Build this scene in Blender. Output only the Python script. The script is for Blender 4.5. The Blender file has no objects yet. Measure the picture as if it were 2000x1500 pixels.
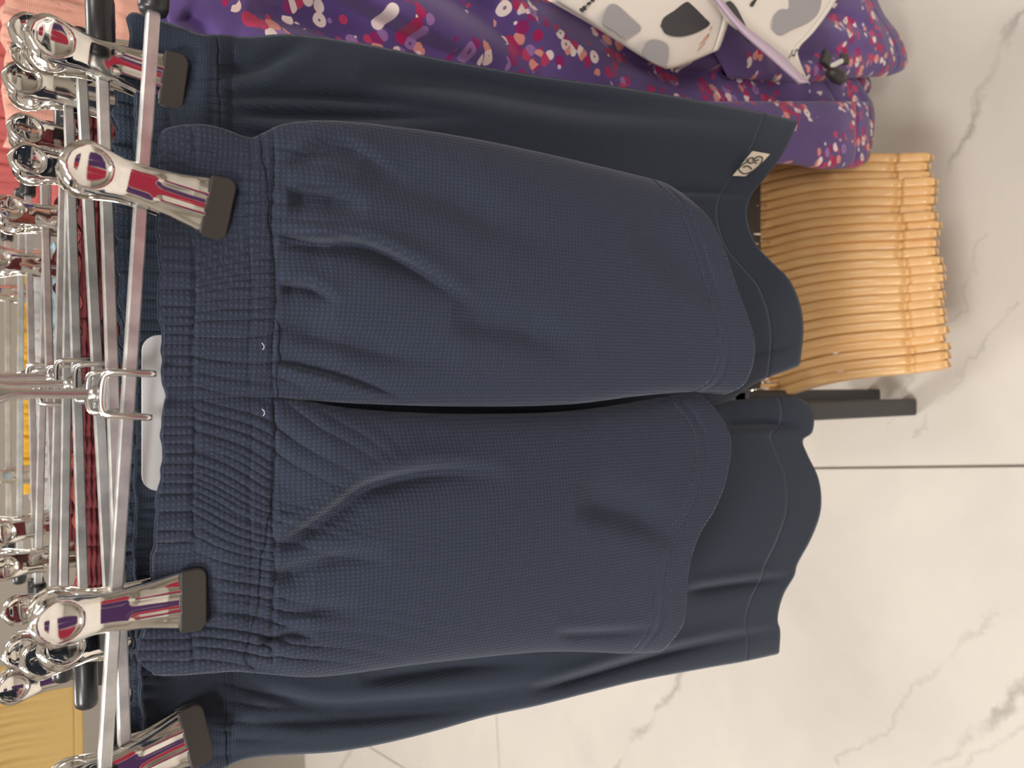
import bpy, bmesh, math, random
import numpy as np
from mathutils import Vector, Matrix

random.seed(7)
rng = np.random.RandomState(11)
scene = bpy.context.scene
COL = scene.collection
R = math.radians

# ------------------------------------------------------------------ camera
CAM_Z = 1.15                      # eye height above the floor
PITCH = R(37)
FPX = 1500.0                      # focal length in pixels of the 2000x1500 frame
SP, CP = math.sin(PITCH), math.cos(PITCH)
cam = bpy.data.cameras.new('camera')
cam.sensor_fit = 'HORIZONTAL'; cam.sensor_width = 36.0; cam.lens = 36.0 * FPX / 2000.0
cam.clip_start = 0.01
cam.dof.use_dof = True; cam.dof.focus_distance = 0.42; cam.dof.aperture_fstop = 12.0
camo = bpy.data.objects.new('camera', cam); COL.objects.link(camo)
# phone held sideways: picture right = down along the garments, picture up = to the right in the shop
camo.matrix_world = Matrix(((0, 1, 0, 0), (-SP, 0, -CP, 0), (-CP, 0, SP, CAM_Z), (0, 0, 0, 1)))
scene.camera = camo

# ------------------------------------------------------------------ view, world, ceiling light
vs = scene.view_settings
vs.view_transform = 'Standard'; vs.look = 'None'; vs.gamma = 1.0; vs.use_curve_mapping = False
vs.exposure = 0.0
scene.cycles.use_denoising = True
scene.cycles.max_bounces = 8
scene.cycles.sample_clamp_indirect = 6.0
w = bpy.data.worlds.new('world'); scene.world = w; w.use_nodes = True
w.node_tree.nodes['Background'].inputs[0].default_value = (1.0, 0.97, 0.93, 1)
w.node_tree.nodes['Background'].inputs[1].default_value = 0.25
CEIL = 2.75
LAMPS = [  # x, y, size x, size y, watts
    (-1.1, -0.45, 0.6, 0.6, 46), (-0.2, -1.5, 0.6, 0.6, 30), (1.3, 0.0, 0.6, 0.6, 8),
    (-1.15, 1.9, 0.6, 0.6, 30), (1.0, 1.9, 0.6, 0.6, 18)]
for (lx, ly, sx, sy, wt) in LAMPS:
    l = bpy.data.lights.new('ceiling_lamp', 'AREA'); l.shape = 'RECTANGLE'; l.size = sx; l.size_y = sy
    l.energy = wt; l.color = (1.0, 0.975, 0.945)
    o = bpy.data.objects.new('ceiling_lamp', l); COL.objects.link(o)
    o.location = (lx, ly, CEIL - 0.035)

# ------------------------------------------------------------------ helpers
def ray(px, py):
    a = (np.asarray(px, float) - 1000) / FPX; b = (750 - np.asarray(py, float)) / FPX
    return b, CP - SP * a, -SP - CP * a            # x, y, z per unit of depth
def onY(px, py, Y):
    x, y, z = ray(px, py); k = Y / y
    return np.stack([x * k, np.broadcast_to(y * k, np.shape(x)), CAM_Z + z * k], -1)
def onZ(px, py, Z):
    x, y, z = ray(px, py); k = (Z - CAM_Z) / z
    return np.stack([x * k, y * k, CAM_Z + z * k], -1)

def lin(c):
    return tuple(((v / 255) / 12.92 if v / 255 <= .04045 else ((v / 255 + .055) / 1.055) ** 2.4) for v in c) + (1,)

def tag(o, label=None, cat=None, group=None, kind=None):
    if label: o['label'] = label
    if cat: o['category'] = cat
    if group: o['group'] = group
    if kind: o['kind'] = kind
    return o
def empty(name, loc=(0, 0, 0), label=None, cat=None, group=None):
    o = bpy.data.objects.new(name, None); COL.objects.link(o); o.location = loc
    o.empty_display_size = 0.02
    return tag(o, label, cat, group)
def link(name, me, mat=None, parent=None, mtx=None):
    o = bpy.data.objects.new(name, me); COL.objects.link(o)
    if mat is not None and len(me.materials) == 0: me.materials.append(mat)
    if parent is not None: o.parent = parent
    if mtx is not None: o.matrix_local = mtx
    return o
def mesh_from(name, V, F, uv=None, smooth=True):
    me = bpy.data.meshes.new(name)
    me.from_pydata([tuple(v) for v in V], [], [tuple(f) for f in F])
    if uv is not None:
        lay = me.uv_layers.new(name='UVMap')
        idx = np.zeros(len(me.loops), int); me.loops.foreach_get('vertex_index', idx)
        lay.data.foreach_set('uv', np.asarray(uv, float)[idx].ravel())
    if smooth: me.polygons.foreach_set('use_smooth', [True] * len(me.polygons))
    me.update()
    return me
def bm_mesh(name, bm, smooth=False):
    bmesh.ops.recalc_face_normals(bm, faces=bm.faces)
    me = bpy.data.meshes.new(name); bm.to_mesh(me); bm.free()
    if smooth: me.polygons.foreach_set('use_smooth', [True] * len(me.polygons))
    return me
def box_mesh(name, sx, sy, sz, bev=0.0, seg=2, centre=(0, 0, 0), smooth=False):
    bm = bmesh.new(); bmesh.ops.create_cube(bm, size=1)
    for v in bm.verts: v.co = Vector((v.co.x * sx + centre[0], v.co.y * sy + centre[1], v.co.z * sz + centre[2]))
    if bev: bmesh.ops.bevel(bm, geom=bm.edges[:], offset=bev, segments=seg, affect='EDGES', profile=.5)
    return bm_mesh(name, bm, smooth)
def tube_mesh(name, pts, rad, seg=10, cap=True):
    pts = [Vector(p) for p in pts]; n = len(pts); V = []; F = []
    t0 = (pts[1] - pts[0]).normalized()
    u = t0.orthogonal().normalized()
    for i, p in enumerate(pts):
        t = (pts[min(i + 1, n - 1)] - pts[max(i - 1, 0)]).normalized()
        u = (u - t * u.dot(t)).normalized(); v = t.cross(u)
        r = rad[i] if hasattr(rad, '__len__') else rad
        for k in range(seg):
            a = 2 * math.pi * k / seg
            V.append(p + (u * math.cos(a) + v * math.sin(a)) * r)
    for i in range(n - 1):
        for k in range(seg):
            F.append((i * seg + k, i * seg + (k + 1) % seg, (i + 1) * seg + (k + 1) % seg, (i + 1) * seg + k))
    if cap:
        F.append(tuple(range(seg))[::-1]); F.append(tuple((n - 1) * seg + k for k in range(seg)))
    return mesh_from(name, V, F)
def smoothpath(ctrl, n=8):
    """Catmull-Rom through control points"""
    P = [np.array(c, float) for c in ctrl]; P = [2 * P[0] - P[1]] + P + [2 * P[-1] - P[-2]]; out = []
    for i in range(1, len(P) - 2):
        for k in range(n):
            t = k / n
            out.append(.5 * (2 * P[i] + (P[i + 1] - P[i - 1]) * t + (2 * P[i - 1] - 5 * P[i] + 4 * P[i + 1] - P[i + 2]) * t * t
                             + (3 * P[i] - P[i - 1] - 3 * P[i + 1] + P[i + 2]) * t ** 3))
    out.append(P[-2]); return out
def resample(poly, n, smooth=True):
    P = np.array(smoothpath(poly, 10) if smooth and len(poly) > 2 else poly, float)
    s = np.r_[0, np.cumsum(np.linalg.norm(np.diff(P, axis=0), axis=1))]; t = np.linspace(0, s[-1], n)
    return np.stack([np.interp(t, s, P[:, k]) for k in range(P.shape[1])], -1)
def coons(top, bottom, right, left, nu, nv):
    """top: from right corner to left corner; right/left: from top to bottom. returns (nv,nu,2)"""
    T = resample(top, nu); B = resample(bottom, nu); Rr = resample(right, nv); L = resample(left, nv)
    u = np.linspace(0, 1, nu)[None, :, None]; v = np.linspace(0, 1, nv)[:, None, None]
    S = (1 - v) * T[None] + v * B[None] + (1 - u) * Rr[:, None] + u * L[:, None]
    S -= (1 - u) * (1 - v) * T[0] + u * (1 - v) * T[-1] + (1 - u) * v * B[0] + u * v * B[-1]
    return S
def polydist(P, poly):
    """distance and signed side and along fraction of points P(...,2) to polyline"""
    Q = np.array(smoothpath(poly, 6), float); d = np.full(P.shape[:-1], 1e9); sd = np.zeros(P.shape[:-1]); al = np.zeros(P.shape[:-1])
    L = np.r_[0, np.cumsum(np.linalg.norm(np.diff(Q, axis=0), axis=1))]
    for i in range(len(Q) - 1):
        a, b = Q[i], Q[i + 1]; e = b - a; l2 = e @ e + 1e-9
        t = np.clip(((P - a) @ e) / l2, 0, 1); q = a + t[..., None] * e; dd = np.linalg.norm(P - q, axis=-1)
        m = dd < d; d = np.where(m, dd, d)
        cr = e[0] * (P[..., 1] - a[1]) - e[1] * (P[..., 0] - a[0])
        sd = np.where(m, np.sign(cr), sd); al = np.where(m, (L[i] + t * math.sqrt(l2)) / L[-1], al)
    return d, sd, al

# ------------------------------------------------------------------ materials
class NT:
    def __init__(s, name):
        s.m = bpy.data.materials.new(name); s.m.use_nodes = True; s.t = s.m.node_tree
        s.b = s.t.nodes['Principled BSDF']
    def n(s, typ, **kw):
        nd = s.t.nodes.new(typ)
        for k, v in kw.items():
            if k in nd.inputs.keys() if hasattr(nd.inputs, 'keys') else False: nd.inputs[k].default_value = v
            else: setattr(nd, k, v)
        return nd
    def l(s, a, b): s.t.links.new(a, b)
    def math(s, op, a, b=None, c=None):
        nd = s.t.nodes.new('ShaderNodeMath'); nd.operation = op
        for i, x in enumerate((a, b, c)):
            if x is None: continue
            if isinstance(x, (int, float)): nd.inputs[i].default_value = x
            else: s.l(x, nd.inputs[i])
        return nd.outputs[0]
    def mix(s, f, a, b, blend='MIX'):
        nd = s.t.nodes.new('ShaderNodeMix'); nd.data_type = 'RGBA'; nd.blend_type = blend
        for sock, x in ((nd.inputs[0], f), (nd.inputs[6], a), (nd.inputs[7], b)):
            if isinstance(x, (int, float, tuple)): sock.default_value = x
            else: s.l(x, sock)
        return nd.outputs[2]
    def ramp(s, fac, stops, interp='LINEAR'):
        nd = s.t.nodes.new('ShaderNodeValToRGB'); nd.color_ramp.interpolation = interp
        el = nd.color_ramp.elements
        while len(el) < len(stops): el.new(0.5)
        for e, (p, c) in zip(el, stops): e.position = p; e.color = c if len(c) == 4 else tuple(c) + (1,)
        s.l(fac, nd.inputs[0]); return nd.outputs[0]
    def uv(s): return s.t.nodes.new('ShaderNodeTexCoord').outputs['UV']
    def obj(s): return s.t.nodes.new('ShaderNodeTexCoord').outputs['Object']
    def noise(s, vec, scale, detail=2, rough=.5, dist=0):
        nd = s.t.nodes.new('ShaderNodeTexNoise'); s.l(vec, nd.inputs['Vector']); nd.inputs['Scale'].default_value = scale
        nd.inputs['Detail'].default_value = detail; nd.inputs['Roughness'].default_value = rough; nd.inputs['Distortion'].default_value = dist
        return nd
    def bump(s, h, strength, dist):
        nd = s.t.nodes.new('ShaderNodeBump'); nd.inputs['Strength'].default_value = strength; nd.inputs['Distance'].default_value = dist
        s.l(h, nd.inputs['Height']); s.l(nd.outputs[0], s.b.inputs['Normal'])
    def set(s, **kw):
        for k, v in kw.items(): s.b.inputs[k.replace('_', ' ')].default_value = v

def simple(name, col, rough=.5, metal=0.0, spec=.5, noise=None):
    m = NT(name); m.set(Base_Color=lin(col), Roughness=rough, Metallic=metal); m.b.inputs['Specular IOR Level'].default_value = spec
    if noise:
        nz = m.noise(m.obj(), noise[0], 4)
        m.l(m.mix(nz.outputs[0], lin([max(0, c - noise[1]) for c in col]), lin([min(255, c + noise[1]) for c in col])), m.b.inputs['Base Color'])
    return m.m

def knit(name, col, pu=.0021, pv=.0024, depth=.0005, strength=.8, fleck=.35, sheen=.35, rib=False):
    """waffle / rib knit cloth: uv in metres"""
    m = NT(name); uv = m.uv()
    wob = m.noise(uv, 60, 2)
    sep = m.t.nodes.new('ShaderNodeSeparateXYZ'); m.l(uv, sep.inputs[0])
    wv = m.math('MULTIPLY', m.math('SUBTRACT', wob.outputs[0], .5), .0012)
    u = m.math('ADD', sep.outputs[0], wv); v = m.math('ADD', sep.outputs[1], wv)
    su = m.math('SINE', m.math('MULTIPLY', u, 2 * math.pi / pu)); sv = m.math('SINE', m.math('MULTIPLY', v, 2 * math.pi / pv))
    h = sv if rib else m.math('MULTIPLY', m.math('ADD', su, 1.0), m.math('ADD', sv, 1.0))
    h = m.math('MULTIPLY', h, .5 if rib else .25)
    fine = m.noise(uv, 1500, 2, .7)
    fl = m.math('MULTIPLY', m.math('GREATER_THAN', fine.outputs[0], .66), .5)
    hh = m.math('ADD', h, m.math('MULTIPLY', fine.outputs[0], .35))
    m.bump(hh, strength, depth)
    tone = m.noise(uv, 14, 3)
    dark = tuple(c * .78 for c in lin(col)[:3]) + (1,); lite = tuple(min(1, c * 1.25 + .004) for c in lin(col)[:3]) + (1,)
    c = m.mix(m.math('MULTIPLY', h, .9), dark, lite)
    c = m.mix(m.math('MULTIPLY', tone.outputs[0], .35), c, lin(col))
    c = m.mix(m.math('MULTIPLY', fl, fleck), c, tuple(min(1, k * 2.4 + .03) for k in lin(col)[:3]) + (1,))
    m.l(c, m.b.inputs['Base Color'])
    m.set(Roughness=.95); m.b.inputs['Specular IOR Level'].default_value = .15
    m.b.inputs['Sheen Weight'].default_value = sheen; m.b.inputs['Sheen Roughness'].default_value = .45
    m.b.inputs['Sheen Tint'].default_value = tuple(min(1, k * 2 + .25) for k in lin(col)[:3]) + (1,)
    return m.m

M = {}
M['navy'] = knit('navy_waffle', (51, 57, 72), pu=.0019, pv=.0022, sheen=.4, strength=.55)
M['navy_dark'] = knit('navy_knit_plain', (50, 57, 70), pu=.0013, pv=.0013, depth=.0003, strength=.5, fleck=.2)
M['navy_deep'] = knit('navy_knit_deep', (46, 53, 66), fleck=.2)
M['maroon'] = knit('maroon_rib', (112, 52, 56), pv=.003, rib=True, depth=.001)
M['terracotta'] = knit('terracotta_rib', (170, 88, 78), pv=.003, rib=True, depth=.001)
M['brown'] = knit('brown_knit', (78, 52, 50))
M['lightblue'] = knit('light_blue_rib', (190, 214, 222), pv=.0035, rib=True, depth=.001)
M['salmon'] = knit('salmon_knit', (240, 178, 158), pu=.0016, pv=.0016, depth=.0004, fleck=.1)
M['coral'] = knit('coral_knit', (216, 118, 116), pu=.0016, pv=.0016, depth=.0004, fleck=.1)
M['mustard'] = knit('mustard_cotton', (204, 172, 112), pu=.001, pv=.001, depth=.0002, fleck=.05)
M['yellow'] = knit('yellow_cotton', (240, 185, 70), pu=.001, pv=.001, depth=.0002, fleck=.05)
M['greycloth'] = knit('grey_cotton', (205, 200, 196), pu=.001, pv=.001, depth=.0002, fleck=.05)
M['redcloth'] = knit('crimson_cotton', (186, 56, 82), pu=.001, pv=.001, depth=.0002, fleck=.05)
M['purplecloth'] = knit('violet_cotton', (94, 62, 116), pu=.001, pv=.001, depth=.0002, fleck=.05)
M['stitch'] = simple('navy_thread', (72, 78, 100), .9)
M['rubber'] = simple('black_rubber', (58, 55, 52), .42, spec=.5)
M['blackmetal'] = simple('black_coated_steel', (52, 52, 54), .45, spec=.5, noise=(40, 6))
M['cap'] = simple('black_plastic_cap', (40, 40, 42), .3)
M['card'] = simple('white_card', (246, 246, 248), .55)
M['weld'] = simple('weld_bead', (225, 225, 220), .3, 1.0)
M['sticker'] = simple('white_sticker', (240, 232, 220), .5)
M['whiteprint'] = simple('white_satin_cloth', (238, 230, 220), .45)
M['printgrey'] = simple('grey_print', (165, 162, 165), .5)
M['printblack'] = simple('charcoal_print', (58, 58, 60), .45)
M['lilac'] = simple('lilac_binding', (205, 185, 205), .5)
def chrome():
    m = NT('polished_chrome'); m.set(Base_Color=(.86, .84, .80, 1), Metallic=1.0, Roughness=.07)
    return m.m
M['chrome'] = chrome()
def zinc():
    m = NT('galvanised_steel'); nz = m.noise(m.obj(), 90, 5, .6)
    m.l(m.ramp(nz.outputs[0], [(.3, (.62, .64, .64)), (.7, (.88, .88, .86))]), m.b.inputs['Base Color'])
    m.set(Metallic=.85); m.l(m.math('ADD', m.math('MULTIPLY', nz.outputs[0], .25), .2), m.b.inputs['Roughness'])
    return m.m
M['zinc'] = zinc()
def wire():
    m = NT('bright_wire'); m.set(Base_Color=(.80, .79, .77, 1), Metallic=1.0, Roughness=.22); return m.m
M['wire'] = wire()
def wood():
    m = NT('varnished_beech'); o = m.obj()
    mp = m.t.nodes.new('ShaderNodeMapping'); m.l(o, mp.inputs[0]); mp.inputs['Scale'].default_value = (160, 12, 60)
    oi = m.t.nodes.new('ShaderNodeObjectInfo')
    nz = m.noise(mp.outputs[0], 1.0, 4, .6, .4)
    c = m.ramp(nz.outputs[0], [(.3, lin((205, 158, 100))), (.7, lin((226, 184, 126)))])
    c = m.mix(m.math('MULTIPLY', oi.outputs['Random'], .35), c, lin((202, 150, 92)))
    m.l(c, m.b.inputs['Base Color']); m.set(Roughness=.42); m.b.inputs['Coat Weight'].default_value = .25
    return m.m
M['wood'] = wood()

def floral():
    m = NT('purple_floral_print'); uv = m.uv()
    def voro(scale, feature='F1', rnd=1.0, vec=None):
        nd = m.t.nodes.new('ShaderNodeTexVoronoi'); nd.feature = feature; nd.inputs['Scale'].default_value = scale
        nd.inputs['Randomness'].default_value = rnd; m.l(vec or uv, nd.inputs['Vector']); return nd
    base = m.ramp(m.noise(uv, 9, 3).outputs[0], [(.3, lin((86, 64, 124))), (.7, lin((108, 86, 146)))])
    wob = m.noise(uv, 90, 2)
    va = m.t.nodes.new('ShaderNodeVectorMath'); va.operation = 'MULTIPLY_ADD'
    m.l(wob.outputs['Color'], va.inputs[0]); va.inputs[1].default_value = (.012, .012, 0); m.l(uv, va.inputs[2])
    big = voro(22, rnd=.95, vec=va.outputs[0])              # flower clusters, about 4 cm apart
    cl = m.math('LESS_THAN', big.outputs['Distance'], .56)
    pet = voro(100, vec=uv)                                  # petals, 1 cm
    sep = m.t.nodes.new('ShaderNodeSeparateColor'); m.l(pet.outputs['Color'], sep.inputs[0])
    pcol = m.ramp(sep.outputs[0], [(0, lin((176, 36, 96))), (.22, lin((196, 62, 104))), (.38, lin((150, 40, 110))), (.5, lin((226, 150, 140))),
                                   (.62, lin((244, 226, 222))), (.80, lin((160, 118, 178))), (.9, lin((240, 214, 206)))], 'CONSTANT')
    pm = m.math('LESS_THAN', pet.outputs['Distance'], .56)
    keep = m.math('GREATER_THAN', m.math('ADD', sep.outputs[1], m.math('MULTIPLY', m.math('SUBTRACT', .50, big.outputs['Distance']), 1.8)), .36)
    c = m.mix(m.math('MULTIPLY', m.math('MULTIPLY', cl, pm), keep), base, pcol)
    ring = m.math('MULTIPLY', m.math('LESS_THAN', pet.outputs['Distance'], .14), m.math('MULTIPLY', cl, m.math('GREATER_THAN', sep.outputs[0], .62)))
    c = m.mix(m.math('MULTIPLY', ring, .8), c, lin((92, 60, 90)))
    dot = voro(58, vec=uv); sd = m.t.nodes.new('ShaderNodeSeparateColor'); m.l(dot.outputs['Color'], sd.inputs[0])
    dm = m.math('MULTIPLY', m.math('LESS_THAN', dot.outputs['Distance'], .12), m.math('GREATER_THAN', sd.outputs[0], .35))
    c = m.mix(m.math('MULTIPLY', dm, .85), c, lin((232, 220, 236)))
    m.l(c, m.b.inputs['Base Color']); m.set(Roughness=.8); m.b.inputs['Specular IOR Level'].default_value = .25
    m.b.inputs['Sheen Weight'].default_value = .2
    m.bump(m.noise(uv, 1800, 2).outputs[0], .2, .0002)
    return m.m
M['floral'] = floral()

def marble():
    m = NT('polished_marble_tile'); o = m.t.nodes.new('ShaderNodeNewGeometry').outputs['Position']
    cloud = m.noise(o, 2.2, 5, .6, .6)
    c = m.ramp(cloud.outputs[0], [(.3, lin((195, 188, 180))), (.55, lin((206, 199, 190))), (.75, lin((200, 195, 190)))])
    wob = m.noise(o, 7, 6, .65); wob2 = m.noise(o, 30, 4, .6)
    brk = m.noise(o, 11, 3, .6)
    sx = m.t.nodes.new('ShaderNodeSeparateXYZ'); m.l(o, sx.inputs[0])
    veins = [  # two picture points a vein runs through (on the floor), width m, strength, wander
        ((1950, 110), (1800, 400), .009, .55, .05), ((2000, 1345), (1830, 1500), .009, .55, .04),
        ((1300, 1360), (1190, 1500), .009, .5, .05), ((1860, 1270), (1700, 1430), .005, .25, .05),
        ((1930, 655), (1830, 800), .005, .35, .05), ((690, 1462), (640, 1540), .012, .4, .03),
        ((1960, 1440), (1880, 1500), .005, .3, .04), ((1890, 560), (1780, 760), .004, .25, .06)]
    for (a, b, wd, st, wn) in veins:
        A = onZ(a[0], a[1], 0.0); B = onZ(b[0], b[1], 0.0)
        d = (B - A)[:2]; L = np.linalg.norm(d); nx, ny = -d[1] / L, d[0] / L; off = -(nx * A[0] + ny * A[1])
        s = m.math('ADD', m.math('ADD', m.math('MULTIPLY', sx.outputs[0], float(nx)), m.math('MULTIPLY', sx.outputs[1], float(ny))), float(off))
        s = m.math('ADD', s, m.math('MULTIPLY', m.math('SUBTRACT', wob.outputs[0], .5), wn * 2))
        s = m.math('ADD', s, m.math('MULTIPLY', m.math('SUBTRACT', wob2.outputs[0], .5), wn * .5))
        e = m.math('DIVIDE', m.math('ABSOLUTE', s), wd)
        k = m.math('SUBTRACT', 1.0, m.math('MINIMUM', e, 1.0))
        # only along this stretch of the tile
        tx, ty = d / L; mid = (A + B)[:2] / 2
        al = m.math('ABSOLUTE', m.math('ADD', m.math('ADD', m.math('MULTIPLY', sx.outputs[0], float(tx)), m.math('MULTIPLY', sx.outputs[1], float(ty))), float(-(tx * mid[0] + ty * mid[1]))))
        k = m.math('MULTIPLY', k, m.math('LESS_THAN', al, float(L * .95)))
        k = m.math('MULTIPLY', m.math('MULTIPLY', k, st), m.math('MINIMUM', m.math('MULTIPLY', m.math('MAXIMUM', m.math('SUBTRACT', brk.outputs[0], .33), 0.0), 4.5), 1.0))
        c = m.mix(k, c, lin((120, 114, 108)))
    m.l(c, m.b.inputs['Base Color'])
    m.set(Roughness=.5); m.b.inputs['Specular IOR Level'].default_value = .35
    return m.m
M['marble'] = marble()
M['grout'] = simple('grey_grout', (150, 142, 132), .9)
M['wall'] = simple('greige_wall_paint', (172, 164, 154), .8)
def emit(name, col, st):
    m = NT(name); m.set(Base_Color=(.9, .9, .9, 1)); m.b.inputs['Emission Color'].default_value = col; m.b.inputs['Emission Strength'].default_value = st
    return m.m
M['lampface'] = emit('lamp_diffuser', (1, .95, .88, 1), 6.0)

# ------------------------------------------------------------------ room shell
fl = link('floor', box_mesh('floor', 7, 7, .05, centre=(0, 1.0, -.031)), M['grout']); tag(fl, kind='structure')
TYAW = R(5.6); TW, TL, GAP = .90, 1.32, .0035
pj = onZ(1800, 911.5, 0); p2 = onZ(972, 1450, 0)            # two joints seen in the photograph
ex = np.array([math.cos(TYAW), math.sin(TYAW)]); ey = np.array([-math.sin(TYAW), math.cos(TYAW)])
ju = pj[:2] @ ex; jv = p2[:2] @ ey
tile_me = box_mesh('tile', TW - GAP, TL - GAP, .006, .0012, 1, (0, 0, -.003)); tile_me.materials.append(M['marble'])
for i in range(-3, 4):
    for j in range(-3, 3):
        cu = ju + (i + .5) * TW; cv = jv + (j + .5) * TL
        p = ex * cu + ey * cv
        if abs(p[0]) > 3 or p[1] < -2.0 or p[1] > 3.4: continue
        o = link('tile', tile_me, None, fl); o.location = (p[0], p[1], 0); o.rotation_euler = (0, 0, TYAW)
for nm, sx, sy, c in (('wall_back', 7, .1, (0, 4.0, CEIL / 2)), ('wall_front', 7, .1, (0, -2.4, CEIL / 2)),
                      ('wall_left', .1, 6.5, (-3.4, .8, CEIL / 2)), ('wall_right', .1, 6.5, (3.4, .8, CEIL / 2))):
    o = link(nm, box_mesh(nm, sx, sy, CEIL + .1, centre=(0, 0, 0)), M['wall']); o.location = c; tag(o, kind='structure')
o = link('ceiling', box_mesh('ceiling', 7, 6.6, .08), M['card']); o.location = (0, .8, CEIL + .04); tag(o, kind='structure')
where = ['over the left side of the clothes rack', 'behind the photographer', 'over the purple floral clothes', 'far to the left beyond the rack', 'far to the right beyond the rack']
for (lx, ly, sx, sy, wt), wh in zip(LAMPS, where):
    e = empty('ceiling_light', (lx, ly, CEIL), 'square ceiling light panel ' + wh, 'light', 'ceiling light panels')
    link('frame', box_mesh('frame', sx + .04, sy + .04, .02, .003, 1, (0, 0, -.010)), M['card'], e)
    link('diffuser', box_mesh('diffuser', sx, sy, .008, .002, 1, (0, 0, -.026)), M['lampface'], e)

# ------------------------------------------------------------------ clothes rack (top rail) and low rail
BAR_Z = CAM_Z - 0.065                                        # height of the clip hangers' bars
RAIL_Z = BAR_Z + 0.088
rk = empty('clothes_rack', (0, 1.3, 0), 'black steel clothes rail carrying the row of chrome clip hangers', 'clothes rack')
def add_part(parent, name, me, mat): return link(name, me, mat, parent)
add_part(rk, 'rail', tube_mesh('rail', [(0, -1.02, RAIL_Z), (0, .24, RAIL_Z)], .0125, 20), M['blackmetal'])
add_part(rk, 'post', box_mesh('post', .03, .03, RAIL_Z, .003, 1, (0, .255, RAIL_Z / 2)), M['blackmetal'])
add_part(rk, 'foot', box_mesh('foot', .6, .04, .03, .003, 1, (0, .255, .016)), M['blackmetal'])

# ------------------------------------------------------------------ chrome clip hanger parts (shared meshes)
def jaw_mesh():
    nu, nv = 25, 56; z = np.linspace(.031, -.030, nv)
    hw = np.zeros(nv)
    for i, zz in enumerate(z):
        zc, r = .0205, .0103
        neck = np.interp(zz, [-.030, -.024, -.012, .002, .009, .0135, .0205], [.0124, .0122, .0098, .0082, .0082, .0090, .0103])
        hw[i] = math.sqrt(max(r * r - (zz - zc) ** 2, 1e-7)) if zz > zc else neck
    a = np.linspace(-1, 1, nu)
    a = np.sign(a) * np.abs(a) ** .85
    X = hw[:, None] * a[None]; Z = np.repeat(z[:, None], nu, 1)
    y0 = np.interp(z, [-.030, -.02, -.008, .006, .016, .024, .031], [-.0050, -.0058, -.0078, -.0098, -.0136, -.0155, -.0148])
    Y = np.repeat(y0[:, None], nu, 1)
    Y = Y + .0030 * np.abs(a)[None] ** 5                                   # rolled edges
    d = np.sqrt(X ** 2 + (Z - .0200) ** 2)                                 # finger dish with a rim
    Y = Y - .0006 * np.exp(-((d - .0082) / .0008) ** 2) + .0022 * np.clip(1 - (d / .0078) ** 2, 0, 1) ** .7
    rib = np.clip((-.004 - Z) / .003, 0, 1)
    for xr in (-.0042, .0042): Y = Y - .0011 * rib * np.exp(-((X - xr) / .0015) ** 2)
    V = np.stack([X, Y, Z], -1).reshape(-1, 3); F = []
    for i in range(nv - 1):
        for j in range(nu - 1):
            k = i * nu + j; F.append((k, k + 1, k + nu + 1, k + nu))
    # thickness: a second skin behind, joined round the rim
    W = V.copy(); W[:, 1] += .0009; n = len(V)
    G = [tuple(n + q for q in f[::-1]) for f in F]
    rim = [j for j in range(nu)] + [i * nu + nu - 1 for i in range(1, nv)] + [(nv - 1) * nu + j for j in range(nu - 2, -1, -1)] + [i * nu for i in range(nv - 2, 0, -1)]
    H = [(rim[k], n + rim[k], n + rim[(k + 1) % len(rim)], rim[(k + 1) % len(rim)]) for k in range(len(rim))]
    return mesh_from('clip_jaw', np.r_[V, W], F + G + H)
def tip_mesh():
    bm = bmesh.new(); pts = []
    for (x, z) in [(-.0130, -.0245), (.0130, -.0245)]: pts.append((x, z))
    for s in (1, -1):
        cx, cz, r = s * (.0136 - .0040), -.0355 + .0040, .0040
        rg = np.linspace(0, -90, 6) if s == 1 else np.linspace(-90, -180, 6)
        for an in rg: pts.append((cx + r * math.cos(R(an)), cz + r * math.sin(R(an))))
    vs_ = [bm.verts.new((x, -.0068 + (.0014 * (z + .0245) / -.0110), z)) for x, z in pts]
    f = bm.faces.new(vs_); ex_ = bmesh.ops.extrude_face_region(bm, geom=[f])
    for g in ex_['geom']:
        if isinstance(g, bmesh.types.BMVert): g.co.y = -.0022
    bmesh.ops.bevel(bm, geom=[e for e in bm.edges], offset=.0008, segments=3, affect='EDGES', clamp_overlap=True)
    me = bm_mesh('rubber_tip', bm, True)
    for p in me.polygons: p.use_smooth = p.area < 6e-5
    return me
def spring_mesh():
    pts = []
    for k in range(0, 97):
        a = k / 96 * 2 * math.pi * 4
        pts.append((-.005 + .010 * k / 96, .0052 * math.cos(a), .0052 * math.sin(a)))
    pts = [(-.005, -.0075, .014)] + pts + [(.005, -.0075, .014)]
    return tube_mesh('spring', pts, .0006, 6)
BAR_L = .164
def bar_mesh():
    return box_mesh('bar', 2 * BAR_L, .0050, .0050, .0006, 1)
def cap_mesh():
    return tube_mesh('end_cap', [(0, 0, 0), (.002, 0, 0), (.022, 0, 0), (.0255, 0, 0), (.027, 0, 0)], [.0052, .0060, .0062, .0056, .0035], 18)
def hook_mesh(s):
    c = [(0, 0, .012), (0, 0, .026), (0, 0, .040), (-.004 * s, 0, .049), (-.013 * s, 0, .061), (-.0185 * s, 0, .073), (-.0187 * s, 0, .086),
         (-.012 * s, 0, .0975), (0, 0, .1025), (.012 * s, 0, .0985), (.0175 * s, 0, .089)]
    return tube_mesh('hook', smoothpath(c, 5), .0019, 12)
def bracket_mesh():
    c = [(.0090, -.0075, -.0085), (.0089, -.0072, 0), (.0088, -.0062, .0065), (.0072, -.0045, .0098), (0, -.0035, .0105),
         (-.0072, -.0045, .0098), (-.0088, -.0062, .0065), (-.0089, -.0072, 0), (-.0092, -.0075, -.0080)]
    return tube_mesh('hook_bracket', smoothpath(c, 4), [.0012] + [.0016] * 31 + [.0012], 8)
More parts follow.
